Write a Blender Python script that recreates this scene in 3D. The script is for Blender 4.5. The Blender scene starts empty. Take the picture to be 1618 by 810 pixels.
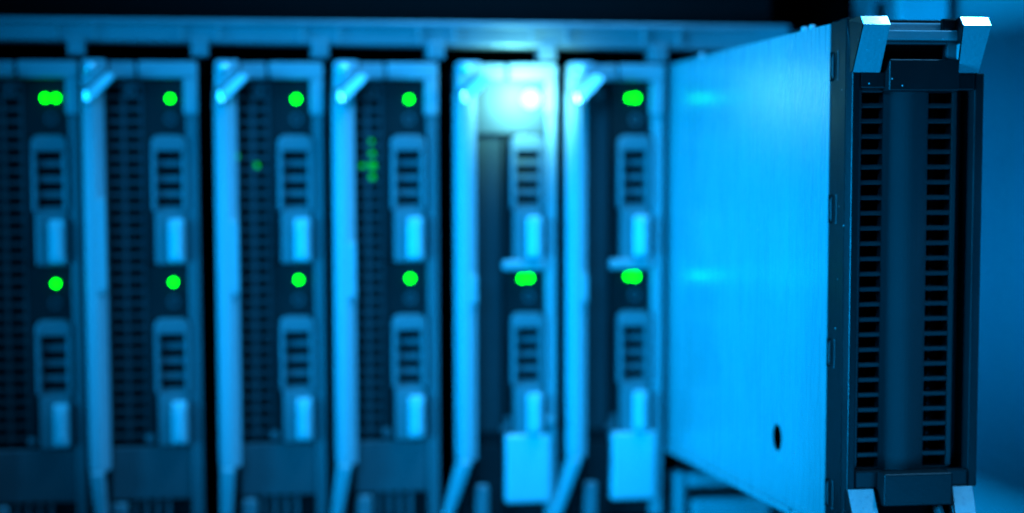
import bpy, bmesh, math, random
from mathutils import Vector, Matrix
random.seed(7)
S = 0.001                      # everything below is in millimetres, scaled to metres
scene = bpy.context.scene
COL = scene.collection

# ------------------------------------------------------------------ camera
cd = bpy.data.cameras.new('camera')
cam = bpy.data.objects.new('camera', cd)
COL.objects.link(cam)
scene.camera = cam
yaw, pitch, roll = (0.158, 0.084, 0.0048)
def _rot(y, p, r):
    Rz = Matrix(((math.cos(y), math.sin(y), 0), (-math.sin(y), math.cos(y), 0), (0, 0, 1)))
    Rx = Matrix(((1, 0, 0), (0, math.cos(p), math.sin(p)), (0, -math.sin(p), math.cos(p))))
    Ry = Matrix(((math.cos(r), 0, math.sin(r)), (0, 1, 0), (-math.sin(r), 0, math.cos(r))))
    return Rz @ Rx @ Ry
M = _rot(yaw, pitch, roll)
r_, f_, u_ = M.col[0], M.col[1], M.col[2]
m4 = Matrix(((r_[0], u_[0], -f_[0], 52.996 * S), (r_[1], u_[1], -f_[1], -861.76 * S),
             (r_[2], u_[2], -f_[2], -43.053 * S), (0, 0, 0, 1)))
cam.matrix_world = m4
cd.sensor_width = 36
cd.lens = 2853.154 / 1618 * 36
cd.shift_x = (809 - 722.596) / 1618
cd.shift_y = (539.143 - 405) / 1618
cd.clip_start = 0.01
cd.clip_end = 50
cd.dof.use_dof = True
cd.dof.focus_distance = 0.632
cd.dof.aperture_fstop = 4.6
cd.dof.aperture_blades = 0

# ------------------------------------------------------------------ world and exposure
w = bpy.data.worlds.new('World'); scene.world = w; w.use_nodes = True
bg = w.node_tree.nodes['Background']
bg.inputs[0].default_value = (0.0, 0.42, 1.0, 1)
bg.inputs[1].default_value = 0.007
scene.view_settings.view_transform = 'Standard'
scene.view_settings.look = 'None'
scene.view_settings.exposure = 0
scene.view_settings.gamma = 1
scene.view_settings.use_curve_mapping = False
scene.cycles.max_bounces = 6
scene.cycles.use_denoising = True

# ------------------------------------------------------------------ lights out of view: blue key from the left, the rest added
def aim(o, target):
    d = Vector(target) * S - o.location
    o.rotation_euler = d.to_track_quat('-Z', 'Y').to_euler()
def area(name, loc, target, sx, sy, power, color, spread=180):
    l = bpy.data.lights.new(name, 'AREA'); l.shape = 'RECTANGLE'
    l.size = sx * S; l.size_y = sy * S; l.energy = power; l.color = color
    l.spread = math.radians(spread)
    o = bpy.data.objects.new(name, l); COL.objects.link(o)
    o.location = Vector(loc) * S; aim(o, target)
    return o
area('side_lamp', (-410, -330, -80), (330, -100, -75), 180, 90, 1.8, (0.0, 0.37, 1.0), 42)
area('rack_fill', (-120, -520, 170), (225, 0, -70), 160, 160, 0.52, (0.0, 0.35, 1.0), 44)  # added light for the rack faces, cone kept off the drawn-out front
area('overhead_fill', (110, -230, 380), (110, -231, 0), 420, 420, 1.1, (0.004, 0.38, 1.0), 56)  # unseen light added overhead to catch the handle tips
area('tip_glint_fill', (465, -250, 330), (380, -250, 0), 120, 36, 0.24, (0.09, 0.48, 1.0), 50)  # added at the mirror angle so the horn tips flash white
area('hook_glint_fill', (320, -60, 330), (210, -20, 0), 330, 40, 1.15, (0.06, 0.42, 1.0), 60)  # added for bright glints on the racked hooks and screws
area('wall_fill', (395, -430, -60), (446, -130, -75), 50, 90, 0.8, (0.0, 0.32, 1.0), 38)  # unseen fill added to brighten the shadowed wall at the right
area('low_fill', (420, -700, -330), (300, -150, -60), 260, 200, 0.3, (0.0, 0.36, 1.0), 55)  # added fill from below for the down-facing horn faces

# ------------------------------------------------------------------ materials
def mat(name, base, rough=0.5, metal=0.0, bump=0.0, bump_scale=900, speck=0.0, var=0.0, var_scale=(40, 40, 40),
        aniso=None, spec=0.5):
    m = bpy.data.materials.new(name); m.use_nodes = True
    nt = m.node_tree; N = nt.nodes; L = nt.links
    b = N['Principled BSDF']
    if not isinstance(base, tuple): base = (base, base, base)
    b.inputs['Base Color'].default_value = (*base, 1)
    b.inputs['Roughness'].default_value = rough
    b.inputs['Metallic'].default_value = metal
    b.inputs['Specular IOR Level'].default_value = spec
    tc = N.new('ShaderNodeTexCoord')
    if var:
        mp = N.new('ShaderNodeMapping'); mp.inputs['Scale'].default_value = var_scale
        L.new(tc.outputs['Object'], mp.inputs[0])
        n = N.new('ShaderNodeTexNoise'); n.inputs['Scale'].default_value = 1; n.inputs['Detail'].default_value = 6
        L.new(mp.outputs[0], n.inputs[0])
        mr = N.new('ShaderNodeMapRange')
        mr.inputs[3].default_value = 1 - var; mr.inputs[4].default_value = 1 + var
        L.new(n.outputs[0], mr.inputs[0])
        mx = N.new('ShaderNodeVectorMath'); mx.operation = 'SCALE'
        mx.inputs[0].default_value = base
        L.new(mr.outputs[0], mx.inputs['Scale'])
        col_out = mx.outputs[0]
        L.new(col_out, b.inputs['Base Color'])
        mr2 = N.new('ShaderNodeMapRange')
        mr2.inputs[3].default_value = max(0, rough - 0.12); mr2.inputs[4].default_value = min(1, rough + 0.12)
        L.new(n.outputs[0], mr2.inputs[0]); L.new(mr2.outputs[0], b.inputs['Roughness'])
    else:
        col_out = None
    if speck:
        v = N.new('ShaderNodeTexVoronoi'); v.inputs['Scale'].default_value = 260
        L.new(tc.outputs['Object'], v.inputs['Vector'])
        lt = N.new('ShaderNodeMath'); lt.operation = 'LESS_THAN'; lt.inputs[1].default_value = 0.075
        L.new(v.outputs['Distance'], lt.inputs[0])
        sp = N.new('ShaderNodeSeparateColor'); L.new(v.outputs['Color'], sp.inputs[0])
        g = N.new('ShaderNodeMath'); g.operation = 'GREATER_THAN'; g.inputs[1].default_value = 1 - speck
        L.new(sp.outputs[0], g.inputs[0])
        mu = N.new('ShaderNodeMath'); mu.operation = 'MULTIPLY'
        L.new(lt.outputs[0], mu.inputs[0]); L.new(g.outputs[0], mu.inputs[1])
        mc = N.new('ShaderNodeMix'); mc.data_type = 'RGBA'
        L.new(mu.outputs[0], mc.inputs['Factor'])
        if col_out: L.new(col_out, mc.inputs[6])
        else: mc.inputs[6].default_value = (*base, 1)
        mc.inputs[7].default_value = (0.7, 0.7, 0.7, 1)
        L.new(mc.outputs[2], b.inputs['Base Color'])
    if bump:
        n2 = N.new('ShaderNodeTexNoise'); n2.inputs['Scale'].default_value = bump_scale; n2.inputs['Detail'].default_value = 3
        L.new(tc.outputs['Object'], n2.inputs[0])
        bp = N.new('ShaderNodeBump'); bp.inputs['Strength'].default_value = bump
        bp.inputs['Distance'].default_value = 0.0002
        L.new(n2.outputs[0], bp.inputs['Height']); L.new(bp.outputs[0], b.inputs['Normal'])
    return m
def glow(name, color, strength):
    m = bpy.data.materials.new(name); m.use_nodes = True
    b = m.node_tree.nodes['Principled BSDF']
    b.inputs['Base Color'].default_value = (0.005, 0.02, 0.005, 1)
    b.inputs['Specular IOR Level'].default_value = 0.1
    b.inputs['Emission Color'].default_value = (*color, 1)
    b.inputs['Emission Strength'].default_value = strength
    # a slightly uneven lens: noise on the roughness
    n = m.node_tree.nodes.new('ShaderNodeTexNoise'); n.inputs['Scale'].default_value = 800
    m.node_tree.links.new(n.outputs[0], b.inputs['Roughness'])
    return m
PL = mat('dark_moulded_plastic', 0.008, 0.40, spec=0.25, bump=0.3, bump_scale=1500, speck=0.16, var=0.15)
PLF = mat('face_plastic', 0.006, 0.6, spec=0.2, bump=0.4, bump_scale=1500, var=0.2)
HORN = mat('grained_handle_plastic', 0.36, 0.36, bump=0.9, bump_scale=800, speck=0.3, var=0.1)
LEV = mat('satin_lever_plastic', 0.34, 0.38, var=0.12, var_scale=(30, 30, 12))
BAR = mat('bezel_plastic', 0.24, 0.42, var=0.10)
BRK = mat('bracket_plastic', 0.085, 0.45, var=0.15)
LATCH = mat('latch_plastic', 0.13, 0.35, var=0.15)
LADM = mat('vent_ladder_plastic', 0.022, 0.45, spec=0.35, var=0.2)
BOW = mat('centre_strip_plastic', 0.034, 0.55, spec=0.25, bump=0.5, bump_scale=1500, speck=0.14, var=0.12)
HOOK = mat('bright_hook_metal', 0.75, 0.26, metal=0.35, var=0.12)  # paler and shinier than the lever it sits on
FOOT = mat('coarse_grained_plastic', 0.33, 0.3, bump=1.5, bump_scale=2200, speck=0.3, var=0.15, var_scale=(500, 500, 500))
SIDEM = mat('side_moulding_plastic', 0.0045, 0.4, spec=0.22, bump=0.5, bump_scale=1500, speck=0.12, var=0.15)  # moulded plastic darkened on the sides to hold back the side lamp
TIP = mat('tip_highlight', 0.85, 0.16, metal=1.0, var=0.04)  # handle horn made mirror-bright at its tip to carry a highlight
CHROME = mat('polished_metal', 0.75, 0.3, metal=1.0, var=0.08)
SILV = mat('silver_plate', 0.48, 0.45, metal=0.2, var=0.10)
GLOSS = mat('glossy_button_plastic', 0.5, 0.22, var=0.1)
STEEL = mat('galvanised_steel', 0.21, 0.42, metal=0.4, var=0.22, var_scale=(25, 25, 60))
DARK = mat('black_cavity_shade', 0.003, 0.9, spec=0.03, var=0.2)  # near-black colour stands in for shade in gaps, holes and recesses
BODY = mat('body_steel', 0.05, 0.5, metal=0.5, var=0.2)
WALL = mat('cabinet_paint', 0.15, 0.6, var=0.08, var_scale=(6, 6, 6))
GREEN = glow('green_light', (0.001, 1.0, 0.0), 13)
GREEND = glow('dim_green_glint', (0.0, 1.0, 0.03), 0.75)  # glow standing in for green reflections in the mesh
WHITE = glow('white_light', (0.7, 1.0, 1.0), 1.7)
# brushed side plate: fine upright strokes in colour, gloss and height
def brushed():
    m = bpy.data.materials.new('brushed_side_steel'); m.use_nodes = True
    nt = m.node_tree; N = nt.nodes; L = nt.links; b = N['Principled BSDF']
    tc = N.new('ShaderNodeTexCoord'); mp = N.new('ShaderNodeMapping')
    mp.inputs['Scale'].default_value = (700, 700, 30); L.new(tc.outputs['Object'], mp.inputs[0])
    n = N.new('ShaderNodeTexNoise'); n.inputs['Scale'].default_value = 1; n.inputs['Detail'].default_value = 4
    L.new(mp.outputs[0], n.inputs[0])
    mp2 = N.new('ShaderNodeMapping'); mp2.inputs['Scale'].default_value = (18, 18, 10); L.new(tc.outputs['Object'], mp2.inputs[0])
    n2 = N.new('ShaderNodeTexNoise'); n2.inputs['Scale'].default_value = 1; n2.inputs['Detail'].default_value = 5
    L.new(mp2.outputs[0], n2.inputs[0])
    ad = N.new('ShaderNodeMath'); ad.operation = 'ADD'; L.new(n.outputs[0], ad.inputs[0]); L.new(n2.outputs[0], ad.inputs[1])
    mr = N.new('ShaderNodeMapRange'); mr.inputs[1].default_value = 0.5; mr.inputs[2].default_value = 1.5
    mr.inputs[3].default_value = 0.24; mr.inputs[4].default_value = 0.35
    L.new(ad.outputs[0], mr.inputs[0])
    L.new(mr.outputs[0], b.inputs['Base Color'])
    mr2 = N.new('ShaderNodeMapRange'); mr2.inputs[3].default_value = 0.2; mr2.inputs[4].default_value = 0.36
    L.new(n.outputs[0], mr2.inputs[0]); L.new(mr2.outputs[0], b.inputs['Roughness'])
    b.inputs['Metallic'].default_value = 0.3
    b.inputs['Anisotropic'].default_value = 0.25
    tg = N.new('ShaderNodeTangent'); tg.direction_type = 'RADIAL'; tg.axis = 'Z'; L.new(tg.outputs[0], b.inputs['Tangent'])
    bp = N.new('ShaderNodeBump'); bp.inputs['Strength'].default_value = 0.12; bp.inputs['Distance'].default_value = 0.0001
    L.new(n.outputs[0], bp.inputs['Height']); L.new(bp.outputs[0], b.inputs['Normal'])
    return m
BRUSH = brushed()

# ------------------------------------------------------------------ mesh helpers (mm)
class MB:
    def __init__(s): s.bm = bmesh.new()
    def box(s, x0, x1, y0, y1, z0, z1):
        return s.hexa([(x0, y0, z0), (x1, y0, z0), (x1, y1, z0), (x0, y1, z0),
                       (x0, y0, z1), (x1, y0, z1), (x1, y1, z1), (x0, y1, z1)])
    def hexa(s, p):
        v = [s.bm.verts.new(Vector(q) * S) for q in p]
        for f in ((0, 3, 2, 1), (4, 5, 6, 7), (0, 1, 5, 4), (1, 2, 6, 5), (2, 3, 7, 6), (3, 0, 4, 7)):
            s.bm.faces.new([v[i] for i in f])
        return s
    def prism(s, poly, y0, y1):            # outline in x,z pushed along y
        a = [s.bm.verts.new(Vector((x, y0, z)) * S) for x, z in poly]
        b = [s.bm.verts.new(Vector((x, y1, z)) * S) for x, z in poly]
        n = len(poly); s.bm.faces.new(a); s.bm.faces.new(b[::-1])
        for i in range(n): s.bm.faces.new((a[i], b[i], b[(i + 1) % n], a[(i + 1) % n]))
        return s
    def prismz(s, poly, z0, z1):           # outline in x,y pushed along z
        a = [s.bm.verts.new(Vector((x, y, z0)) * S) for x, y in poly]
        b = [s.bm.verts.new(Vector((x, y, z1)) * S) for x, y in poly]
        n = len(poly); s.bm.faces.new(a); s.bm.faces.new(b[::-1])
        for i in range(n): s.bm.faces.new((a[i], b[i], b[(i + 1) % n], a[(i + 1) % n]))
        return s
    def cyl(s, x, z, y0, y1, r, n=20, dome=0):
        rings = [(y1, r), (y0, r)]
        if dome: rings = [(y1, r), (y0 + dome, r), (y0 + dome * .35, r * .8), (y0, r * .4)]
        vs = []
        for y, rr in rings:
            vs.append([s.bm.verts.new(Vector((x + rr * math.cos(t * math.tau / n), y, z + rr * math.sin(t * math.tau / n))) * S) for t in range(n)])
        s.bm.faces.new(vs[0]); s.bm.faces.new(vs[-1][::-1])
        for A, B in zip(vs, vs[1:]):
            for i in range(n): s.bm.faces.new((A[i], B[i], B[(i + 1) % n], A[(i + 1) % n]))
        return s
    def ring(s, x, z, y0, y1, r, r2, n=20):
        for i in range(n):
            a, b = i * math.tau / n, (i + 1) * math.tau / n
            P = lambda rr, t, y: (x + rr * math.cos(t), y, z + rr * math.sin(t))
            s.hexa([P(r, a, y0), P(r2, a, y0), P(r2, a, y1), P(r, a, y1), P(r, b, y0), P(r2, b, y0), P(r2, b, y1), P(r, b, y1)])
        return s
    def build(s, name, material, parent=None, bevel=0.0, smooth=False, seg=2):
        bmesh.ops.recalc_face_normals(s.bm, faces=s.bm.faces)
        me = bpy.data.meshes.new(name); s.bm.to_mesh(me); s.bm.free()
        me.materials.append(material)
        if smooth:
            for p in me.polygons: p.use_smooth = True
        o = bpy.data.objects.new(name, me); COL.objects.link(o)
        if parent: o.parent = parent
        if bevel:
            md = o.modifiers.new('bevel', 'BEVEL'); md.width = bevel * S; md.segments = seg
            md.limit_method = 'ANGLE'; md.angle_limit = math.radians(35)
        return o
def thing(name, label, cat, loc=(0, 0, 0), group=None):
    o = bpy.data.objects.new(name, None); COL.objects.link(o)
    o.location = Vector(loc) * S; o.empty_display_size = 0.02
    o['label'] = label; o['category'] = cat
    if group: o['group'] = group
    return o

# ------------------------------------------------------------------ the enclosure the blades sit in
enc = thing('rack_enclosure', 'blue-lit steel enclosure frame with a long top rail above the row of blades', 'server rack')
b = MB()
b.prism([(-90, 26.5), (356, 24.3), (356, 35.9), (-90, 36.6)], -1, 14)
b.prism([(-90, 34.2), (356, 33.6), (356, 35.9 + .4), (-90, 36.6 + .4)], -3, -1.2)
b.build('top_rail', STEEL, enc, .8)
for x in (-42, 12.4, 69, 125.3, 180.6, 235, 290.3):
    z = 26.2 - (x + 22) * .005
    t = MB().box(x - 4, x + 4, -2.5, 10, z - 6.2, z + 2).build('rail_tab', STEEL, enc, .6)
    MB().box(x - 9, x - 8.2, -4, -2.8, z + .8, z + 9).box(x + 8.2, x + 9, -4, -2.8, z + .8, z + 9).build('rail_seam', BAR, enc)
for x in (-42, 12.6, 70.5, 127.2, 184.2, 240.5):
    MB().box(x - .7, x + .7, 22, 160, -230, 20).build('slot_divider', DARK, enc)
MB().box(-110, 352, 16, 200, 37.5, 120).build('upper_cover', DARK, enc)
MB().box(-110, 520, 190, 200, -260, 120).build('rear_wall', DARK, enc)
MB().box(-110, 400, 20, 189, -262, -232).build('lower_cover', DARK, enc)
# the open slot behind the drawn-out blade: inner frame at its foot
b = MB()
b.box(299.5, 306.5, 1, 14, -232, -184).box(306.5, 348, 1, 14, -192.5, -185)
b.build('slot_frame', BAR, enc, 2.5)
MB().box(309, 350, 0, 12, -225, -198).build('lower_slot_plate', BAR, enc, 2)
MB().box(352.5, 372, 4, 180, -232, 34).build('slot_side', BODY, enc)
b = MB().box(401, 413.5, 6, 30, -260, 40).box(401, 413.5, 6, 30, 49, 140).box(401, 404, 6, 30, 40, 49).box(410, 413.5, 6, 30, 40, 49)
b.build('post_flange', BRK, enc, .6)
MB().box(414, 439.5, 0, 30, -260, 140).build('corner_post', BAR, enc, 1.0)

cab = MB().box(446, 452, -520, 60, -300, 200).build('cabinet_wall', WALL, None, 1)
cab['label'] = 'smooth dark blue cabinet side panel at the far right, behind the black handles'
cab['category'] = 'cabinet panel'

# ------------------------------------------------------------------ blades in the rack
def arch(x0, x1, z0, z1, r, n=6):
    p = [(x0, z0), (x1, z0)]
    for k in range(n + 1):
        a = k / n * math.pi / 2
        p.append((x1 - r + r * math.cos(a), z1 - r + r * math.sin(a)))
    for k in range(n + 1):
        a = math.pi / 2 + k / n * math.pi / 2
        p.append((x0 + r + r * math.cos(a), z1 - r + r * math.sin(a)))
    return p

def drive(root, dz, ring_logo=True):
    """a drive caddy: carrier plate > bracket, latch, button, logo"""
    c = MB().box(-12.4, 8.2 - .5, 3.2, 6, dz - 78.5, dz + 9.5).build('drive_caddy', PLF, root, .4)
    # bracket with four openings, rounded top
    b = MB()
    zt, zb = dz - 17.2, dz - 52.5
    b.prism(arch(-9.2, 7.2, zt - 7.4, zt, 4), -2.2, 3)
    b.box(-9.2, -7.0, -2.2, 3, zb, zt - 7.4).box(5.0, 7.2, -2.2, 3, zb, zt - 7.4)
    b.build('release_bracket', BRIM, c, .7)
    b = MB()
    for k in range(4):
        z = zt - 7.4 - 4.2 - 7.15 * k
        b.box(-6.9, 4.9, .6, 3, z - 3.0, z)
    b.build('bracket_rungs', BRK, c, .4)
    MB().box(-6.9, 4.9, 2.2, 3.1, zb + .1, zt - 7.5).build('bracket_recess', DARK, c)
    MB().prism(arch(-7.8, 6.4, dz - 77.6, dz - 52.6, 1.2), -1.6, 3).build('latch', LATCH, c, .6)
    MB().prism(arch(-1.8, 5.4, dz - 76.4, dz - 56.4, 1.2), -4.6, -1.7).build('latch_button', SILV, c, 1.0, seg=3)
    MB().prism(arch(.8, 3.6, dz - 74, dz - 59, 1.3), -6, -4.7).build('button_ridge', GLOSS, c, .5, seg=3)
    if ring_logo:
        MB().ring(0, dz - 9.4, 2.2, 3.1, 2.0, 2.7).build('drive_mark', BRK, c)
    return c

def blade(label, x, xl, wl, xr0, xr1, kind, leds, tilt=0.0, extra=None):
    """x: where the light column stands; xl, wl: lever left edge and width; xr: right bezel strip (local mm)"""
    t = thing('blade_server', label, 'blade server', (x, random.uniform(-.8, .8), 0), 'blade servers standing in the rack')
    MB().box(xl + 1.5, xr1 - .8, 7, 185, -205, 15.5).build('body', BODY, t)
    # face: dark recessed plate
    MB().box(xl + wl - 1, xr0, 6.2, 6.9, -205, 11.5).box(xl + 2, xl + wl, 3.5, 6.9, -205, 2).build('face_plate', PLF, t)
    # bezel: top bar in two lengths, right strip with a broad upper end
    xs = xl + 24.6
    b = MB()
    b.box(xl + 12.4, xs, -1.4, 6, 9.3, 16.8).box(xs + 1.3, xr1, -2.2, 6, 9.3, 17.0)
    b.box(xr0 - .6, xr1, -2.0, 6, -7.5, 9.3)
    b.build('top_bezel', BAR, t, .8)
    MB().box(xr0 + .4, xr1, -1.0, 6, -205, -7.6).build('side_bezel', BRK if kind == 'a' else BAR, t, .7)
    # lever
    zb = -174
    b = MB()
    b.prismz([(xl, -2), (xl + 1.2, -9), (xl + wl * .62, -9), (xl + wl * .78, -6.5), (xl + wl, -6.2), (xl + wl, 3.4), (xl, 3.4)], zb, 3.5)
    b.build('lever', LEV, t, .5)
    w2 = wl * .52
    b = MB()
    b.hexa([(xl + tilt * 26, -4, zb - 30), (xl + w2 + tilt * 26, -4, zb - 30), (xl + w2 + tilt * 26, 3, zb - 30), (xl + tilt * 26, 3, zb - 30),
            (xl + .5, -9.8, zb - .2), (xl + w2 + 1.8, -9.8, zb - .2), (xl + w2 + 1.8, 3, zb - .2), (xl + .5, 3, zb - .2)])
    b.build('lever_foot', LEV, t, 1.2, seg=3)
    MB().prism(arch(xl + wl * .64, xl + wl + .1, -92 + 20 * tilt, -57 + 90 * tilt, 1.2), -8.6, -6.4).build('lever_grip', LEV, t, .8)
    # horn at the head of the lever: catch block, button and slanted grip
    MB().prism([(xl + .4, 3.7), (xl + 4, 5.5), (xl + 11.5, 12.5), (xl + 11.5, 17.4), (xl + .8, 17.4)], -7, 4).build('lever_head', LEV, t, .9)
    MB().cyl(xl + 4.6, 13.4, -11.4, -7.1, 2.9, 20, 3).build('thumb_screw', CHROME, t, smooth=True)
    g = MB()
    g.hexa([(xl + .8, -14, -2.2), (xl + 4.6, -14, -2.0), (xl + 4.6, 3, -2.0), (xl + .8, 3, -2.2),
            (xl + .8, -10, 2.9), (xl + 3.2, -10, 3.4), (xl + 3.2, 3, 3.4), (xl + .8, 3, 2.9)])
    g.build('hook_tip', CHROME, t, .9, seg=3); g = MB()
    g.hexa([(xl + 4.6, -14, -2.0), (xl + 15.6, -12.5, 9.2), (xl + 15.6, 0, 9.2), (xl + 4.6, 0, -2.0),
            (xl + 3.2, -10, 3.4), (xl + 12.6, -8.5, 11.8), (xl + 12.6, 0, 11.8), (xl + 3.2, 0, 3.4)])
    g.build('lever_horn', HOOK, t, .5)
    # mesh grille
    gl, gr = xl + wl + .6, -13.4
    top, bot = 6.5 if kind == 'a' else 4, -161.5
    if kind == 'a':
        gm = MB()
        n = int((top - bot) / 5.7)
        cols = 2
        wv = (gr - gl) / cols
        for i in range(cols + 1):
            xx = gl + wv * i
            gm.box(xx - (.9 if i == 1 else .5), xx + (.9 if i == 1 else .5), 3.2, 5.2, bot, top)
        for k in range(n + 1):
            z = top - k * 5.7
            gm.box(gl, gr, 3.6, 5.0, z - .95, z + .95)
        gm.build('mesh_grille', GRL, t)
        MB().box(gl, gr, 5.4, 6.1, bot, top).build('grille_cavity', DARK, t)
    else:
        MB().box(gl, gr, 4.6, 5.6, bot, top).build('front_grille', DARKB, t)
    # screws beside the grille
    MB().ring(-18.5, 3.2, 2.0, 3.0, 1.2, 2.6).build('face_screw', BRK, t)
    MB().cyl(-12.0, -160.6, 1.0, 3.0, 2.3, 18, .8).build('face_screw', BRK, t)
    drive(t, 0); drive(t, -85.9)
    # indicator lights
    for (lx, lz, r, m) in leds:
        MB().cyl(lx, lz, 1.4 if m is not WHITE else -1, 3.1, r, 24, .9).build('status_light', m, t, smooth=True)
    # foot plate
    if kind == 'a':
        MB().box(gl - .5, xr0 + .2, 1.2, 6, -189.5, -164.3).build('foot_plate', BRKD, t, .6)
        b = MB()
        for k in range(5):
            b.box(gl + 4.4 + k * 5.2, gl + 6.2 + k * 5.2, 2, 6, -205, -190.2)
        b.build('foot_grille', BRK, t)
        MB().prism(arch(gl - .5, gl + 7, -205, -190.5, 1.6), -2.5, 1).build('foot_catch', BRIM, t, 1.2, seg=3)
    else:
        MB().box(-12.2, 9.8, -2.8, 6, -196.5, -162.8).build('foot_plate', SILV, t, 1.2, seg=3)
        MB().box(gl, -12.6, 2, 6, -205, -168).build('foot_panel', PLF, t, .5)
        MB().box(-13.4, 7.8, -2.6, 3, -82.4, -77.4).build('cross_ledge', BAR, t, 1.6, seg=3)
        MB().prism(arch(gl - .5, gl + 6, -205, -187, 1.6), -2.5, 1).build('foot_catch', BRIM, t, 1.2, seg=3)
        MB().box(-12, -9, 1.5, 3, -161, -154).build('caddy_pin', BRK, t, .4)
    if extra: extra(t, gl, gr)
    return t
DARKB = mat('fine_dark_mesh', 0.03, 0.6, spec=0.2, var=0.3)
HALOPL = mat('halo_plate_plastic', 0.042, 0.5, var=0.1)  # lightened so the white halo shows on the face
BRIM = mat('bracket_rim_plastic', 0.125, 0.4, var=0.12)
GRL = mat('grille_plastic', 0.033, 0.5, var=0.3)
BRKD = mat('foot_plate_plastic', 0.06, 0.5, var=0.15)
R0 = 1.5
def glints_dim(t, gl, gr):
    MB().cyl(gl + 8.6, -31.5, 5.0, 5.35, 1.6, 14).cyl(gl - .2, -27, 3.0, 3.15, .9, 12).build('green_glint', GREEND, t)  # glowing dots in place of the green lights' reflections
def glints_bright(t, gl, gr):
    MB().cyl(gl + 8.9, -31.5, 1.9, 3.0, 1.7, 16).cyl(gl + 8.9, -26, 5.0, 5.35, 1.5, 14).cyl(gl + 8.9, -37, 5.0, 5.35, 1.5, 14).cyl(gl + 4.4, -32, 5.0, 5.35, 1.4, 14).cyl(gl + 8.7, -20, 5.0, 5.35, 1.0, 14).build('green_glint', GREEND, t)  # cluster of glowing dots imitating a green reflection in the mesh
def screw_dot(t, gl, gr):
    MB().box(gl, 7.8, .6, 3.1, -16.4, 9.2).build('halo_plate', HALOPL, t, .3)  # paler plate added to catch the halo round the white light
    MB().cyl(9.6, -156.3, -4.2, -1.1, 2.5, 18, 1.2).build('bezel_screw', BAR, t)
blade('blade server cut off by the left edge, two green lights side by side on top', 0, -40.5, 9.6, 7.6, 12.9, 'a',
      [(-2.5, .1, 1.6, GREEN), (2.3, .1, 1.6, GREEN), (.4, -86.2, R0, GREEN)], .0)
blade('second blade server from the left, with the dimmest full lever and a plain dark mesh', 54.8, -40.6, 10, 6.8, 12.8, 'a',
      [(0, 0, R0, GREEN), (0, -86.2, R0, GREEN)], .12)
blade('third blade server from the left, with faint green glints in its dark mesh', 113.9, -38.8, 10.2, 7.2, 12.5, 'a',
      [(0, 0, R0 + .2, GREEN), (.2, -85.8, R0, GREEN)], .0, glints_dim)
blade('fourth blade server from the left, with a vivid green glow behind its mesh', 167.8, -37, 9.6, 7.9, 13.4, 'a',
      [(0, 0, R0, GREEN), (0, -85.8, R0 + .1, GREEN)], -.12, glints_bright)
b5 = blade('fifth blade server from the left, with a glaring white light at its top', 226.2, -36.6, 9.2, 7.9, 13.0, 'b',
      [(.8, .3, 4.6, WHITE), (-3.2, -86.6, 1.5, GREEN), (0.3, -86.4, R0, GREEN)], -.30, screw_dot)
blade('sixth blade server, in the slot just left of the drawn-out blade', 279.3, -34.9, 8.6, 7.9, 13.6, 'b',
      [(-2.8, .9, 1.4, GREEN), (.2, 1.0, R0 + .2, GREEN), (-3.0, -86.2, 1.4, GREEN), (.2, -86.2, R0 + .2, GREEN)], -.30)
# added spot before the fifth blade, throwing a white halo back onto its face
pl = bpy.data.lights.new('white_halo_spot', 'SPOT'); pl.energy = 0.52; pl.color = (0.2, 0.85, 0.9); pl.shadow_soft_size = 0.004
pl.spot_size = math.radians(142); pl.spot_blend = 1.0
po = bpy.data.objects.new('white_halo_spot', pl); COL.objects.link(po); po.location = Vector((223, -26, 1)) * S; po.rotation_euler = (math.pi / 2, 0, 0)

# ------------------------------------------------------------------ the drawn-out blade
pb = thing('drawn_out_blade', 'blade server drawn out of the rack, with bright brushed side and black vented front', 'blade server', (296, -216, -170))
class Part(MB):
    def build(s, *a, **k):
        o = MB.build(s, *a, **k)
        if o.parent is pb: o.matrix_parent_inverse = Matrix.Translation(-pb.location)
        return o
XP = 296.3
# side plate with a round hole
def side_plate():
    bm = bmesh.new()
    def loop(pts):
        vs = [bm.verts.new(Vector(p) * S) for p in pts]
        return [bm.edges.new((vs[i], vs[(i + 1) % len(vs)])) for i in range(len(vs))], vs
    y0, y1, z0, z1 = -216.2, 170, -170.3, 17.3
    hy, hz, r = -161.6, -144.4, 5.6
    e1, v1 = loop([(XP, y0, z0), (XP, y1, z0), (XP, y1, z1), (XP, y0, z1)])
    e2, v2 = loop([(XP, hy + r * math.cos(a * math.tau / 28), hz + r * math.sin(a * math.tau / 28)) for a in range(28)])
    bmesh.ops.triangle_fill(bm, edges=e1 + e2, use_beauty=True)
    for f in list(bm.faces):
        c = f.calc_center_median()
        if (c.y - hy * S) ** 2 + (c.z - hz * S) ** 2 < (r * S * .95) ** 2 and all(v in v2 for v in f.verts): bm.faces.remove(f)
    geo = bmesh.ops.extrude_face_region(bm, geom=list(bm.faces))
    for v in [g for g in geo['geom'] if isinstance(g, bmesh.types.BMVert)]: v.co.x += 0.4 * S
    m = Part(); m.bm.free(); m.bm = bm
    return m.build('side_plate', BRUSH, pb)
side_plate()
Part().box(XP + 20, XP + 20.6, -190, 160, -168, 15).build('inner_liner', DARK, pb)
Part().box(XP + 48, XP + 49, -216, 170, -170, 17).build('far_side_plate', BODY, pb)
Part().box(XP + 1.2, XP + 47.8, -214, 170, 16.0, 17.0).build('top_plate', STEEL, pb)
Part().box(XP + 1.7, XP + 47.8, -214, 170, -170, -169).build('bottom_plate', STEEL, pb)
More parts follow.
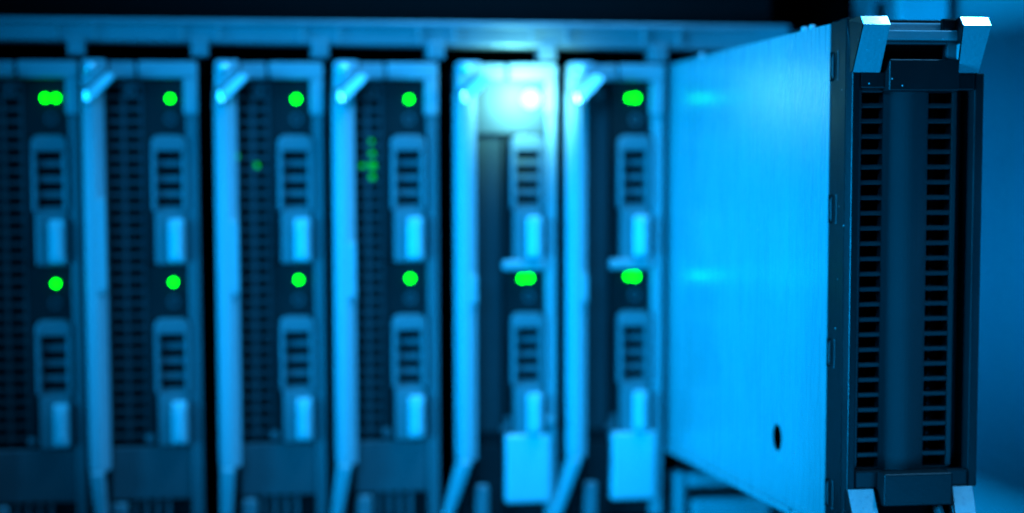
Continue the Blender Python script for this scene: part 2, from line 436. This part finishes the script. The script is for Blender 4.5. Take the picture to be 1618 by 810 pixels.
# folded flange along the foot of the side plate
b = Part()
b.box(XP - .9, XP + 3, -178, 165, -173.4, -170.5)
b.box(XP - .9, XP + 3, -215, -182, -173.4, -170.5)
b.build('bottom_flange', BRUSH, pb, .5)
b = Part(); b.box(XP - .5, XP - .05, -215.8, 168, -168.7, -167.9); b.build('flange_fold', BRUSH, pb, .15)
for y in (-182.5, -191, -45):
    b = Part(); b.hexa([(XP + 1, y - 1.6, 17.2), (XP + 3.4, y - 1.6, 17.2), (XP + 3.4, y + 1.6, 17.2), (XP + 1, y + 1.6, 17.2),
                        (XP + 1.3, y - 1, 19.2), (XP + 3, y - 1, 19.2), (XP + 3, y + 1, 19.2), (XP + 1.3, y + 1, 19.2)])
    b.build('lid_stud', SILV, pb, .4)
b = Part()
for (y, z, r) in ((-165.7, -152.7, .55), (-159.5, 9.2, .4)):
    b.box(XP - .35, XP - .02, y - r, y + r, z - r, z + r)
b.build('rivet', SILV, pb, .15)

# bezel shell: sides and rim round the vented front
F = -236.0
bz = Part()
bz.box(XP + .25, XP + 2.6, -225, -216.3, -171.5, 18.0)          # rear band, left
bz.box(XP - .15, XP + 2.6, -232.5, -225.1, -172.0, 18.2)
bz.hexa([(297.6, F, -153.5), (300.4, F, -153.5), (300.4, -232.6, -172), (296.15, -232.6, -172),
         (297.6, F, -1.6), (300.4, F, -1.6), (300.4, -232.6, 18.0), (296.15, -232.6, 18.0)])
bz.box(XP + 2.7, 345, -230, -216.4, 8.6, 17.8)
bz.box(XP + 2.7, 345, -230, -216.4, -171.5, -155)
bz.build('bezel_side', SIDEM, pb, .5)
fr = Part()
fr.box(300.5, 311, F + .1, -231, -7.4, -1.5).box(336.5, 344.3, F + .1, -231, -8.0, -1.9)
fr.box(300.5, 311, F + .1, -231, -153.4, -147.1).box(336, 344.3, F + .1, -231, -153.4, -147.3)
fr.box(311, 336.5, F + 4.5, -230.2, -7.6, 2.6).box(311, 336, F + 4, -230.2, -160, -147.2)
fr.box(344.4, 347.9, F, -216.4, -154, -1.8)                     # right rim
fr.box(344.4, 347.2, -232.5, -216.4, -172, -154.1).box(344.4, 347.2, -232.5, -216.4, -1.7, 18)
fr.build('bezel_rim', PL, pb, .55)
# vented floor of the front: two ladders of openings and the bowed centre
NR, Z0, DZ = 25, -10.5, 5.585
lad = Part()
YF = -231.2
for k in range(NR + 1):
    z = Z0 + 2.8 - k * DZ
    lad.box(302.9, 311.2, YF, YF + 5.5, z - .85, z + .85)
    lad.box(328.2, 337.6, YF, YF + 5.5, z - .85, z + .85)
lad.box(300.6, 302.8, YF - .3, YF + 6, -147, -7.5)
lad.box(337.7, 339.6, YF - .2, YF + 6, -147, -8.1)
lad.build('vent_ladder', LADM, pb, .3)
bow = []
for k in range(13):
    u = k / 12
    bow.append((311.0 + 17.4 * u, YF - .2 - 3.0 * math.sin(math.pi * u) ** .8))
bow += [(328.4, YF + 4), (311.0, YF + 4)]
o = Part().prismz(bow, -147.2, -7.7).build('centre_bow', BOW, pb, 0)
Part().box(339.7, 344.3, -224, -223, -147.2, -8).build('groove_floor', PL, pb)
Part().box(300.6, 344.3, -217.8, -216.8, -150, -2).build('inner_back', DARK, pb)
Part().box(333.6, 334.8, -222, -218, -147, -8).build('inner_rib', PL, pb)
# clips along the left edge of the bezel
for z in (1.5, -51, -104.5, -157.5):
    c = Part().prismz([(XP + .1, -216.4), (XP - .2, -216.6), (XP - .2, -219.4), (XP + .1, -219.8)], z - 5.3, z + 5.3).build('clip_slot_shade', DARK, pb)  # raised dark strip stands in for the shade inside a slot
    for (ya, yb, za, zb2) in ((-219.3, -218.9, -3.6, 3.6), (-225.5, -225.1, -5, 5), (-225.5, -224, -5.3, -4.9), (-225.5, -224, 4.9, 5.3), (-220.4, -220.0, -4.4, 4.4)):  # pale strips stand in for highlights on the slot edges
        m = MB().box(XP - .42, XP - .22, ya, yb, z + za, z + zb2)
        e = m.build('clip_edge_highlight', BRK, c, .08); e.matrix_parent_inverse = Matrix.Identity(4)
# horns of the upper and lower handles
def horn(x0b, x1b, x0t, x1t, up):
    h = Part()
    if up:
        zb_, zt_, zc = -1.7, 14.0, 17.2
    else:
        zb_, zt_, zc = -153.7, -172.5, -175.5
    yb_, yt_, yc = -236.6, -251.5, -248.6
    A = [(x0b, yb_, zb_), (x1b, yb_, zb_), (x1b, -232.8, zb_), (x0b, -232.8, zb_)]
    B = [(x0t, yt_, zt_), (x1t, yt_, zt_), (x1b, -232.8, zt_), (x0b, -232.8, zt_)]
    C = [(x0t, yc, zc), (x1t, yc, zc), (x1b, -232.8, zc), (x0b, -232.8, zc)]
    h.hexa(A + B)
    if up:
        tip = Part(); tip.hexa(B + C).build('horn_tip', TIP, pb, .15)
    else: h.hexa(B + C)
    bmesh.ops.remove_doubles(h.bm, verts=h.bm.verts, dist=1e-6)
    # drop the doubled inner face
    seen = {}
    for f in list(h.bm.faces):
        k = tuple(sorted(v.index for v in f.verts)) if False else frozenset(f.verts)
        if k in seen:
            h.bm.faces.remove(f); h.bm.faces.remove(seen[k])
        else: seen[k] = f
    ck = Part()
    ck.hexa([(p[0] + d, p[1], p[2]) for d in (-.35, .0) for p in (A[0], B[0], B[3], A[3])])
    ck.hexa([(p[0] + d, p[1], p[2]) for d in (-.35, .0) for p in (B[0], C[0], C[3], B[3])])
    ck.build('horn_cheek', SIDEM, pb)
    return h.build('handle_horn', HORN if up else FOOT, pb, .2)
horn(297.2, 307.6, 295.2, 305.2, True)
horn(337.4, 345.4, 332.4, 342.9, True)
horn(297.4, 307.4, 296.2, 306.2, False)
horn(338.2, 346.0, 334.2, 342.6, False)
# cross bar between the upper horns, opening below it, catch blocks
cb = Part()
cb.box(306.6, 338.6, -239.5, -233, 9.7, 13.2)
cb.box(307.7, 337.6, -235.5, -231, 13.3, 16.2)
cb.build('cross_bar', HORN, pb, .45)
Part().box(330.5, 337.4, -238.5, -235.6, 13.4, 17.6).build('bar_block', PL, pb, .6)
Part().box(307.7, 337.5, -232.6, -231.6, 1.5, 9.6).build('opening_back', DARK, pb)
Part().box(332.8, 337.3, -237.6, -232.8, 2.8, 9.6).build('opening_cheek', BRK, pb, .4)
Part().box(307.8, 337.2, -236.8, -233, 8.5, 9.55).build('opening_lip', BRK, pb, .3)
Part().box(309.9, 336.6, -239.6, -232, -8.6, 2.9).build('upper_catch', PL, pb, .7, seg=3)
lc = Part().box(309.2, 335.6, -242.5, -232, -159.4, -147.4).build('lower_catch', PL, pb, .7, seg=3)
Part().box(307.9, 337.8, -233.6, -231, -176, -159.6).build('lower_opening', DARK, pb)
Part().hexa([(331.5, -249, -172), (333.2, -249, -172), (333.2, -234, -172), (331.5, -234, -172),
             (331.2, -240, -160), (332.8, -240, -160), (332.8, -234, -160), (331.2, -234, -160)]).build('lower_stem', BRK, pb, .3)
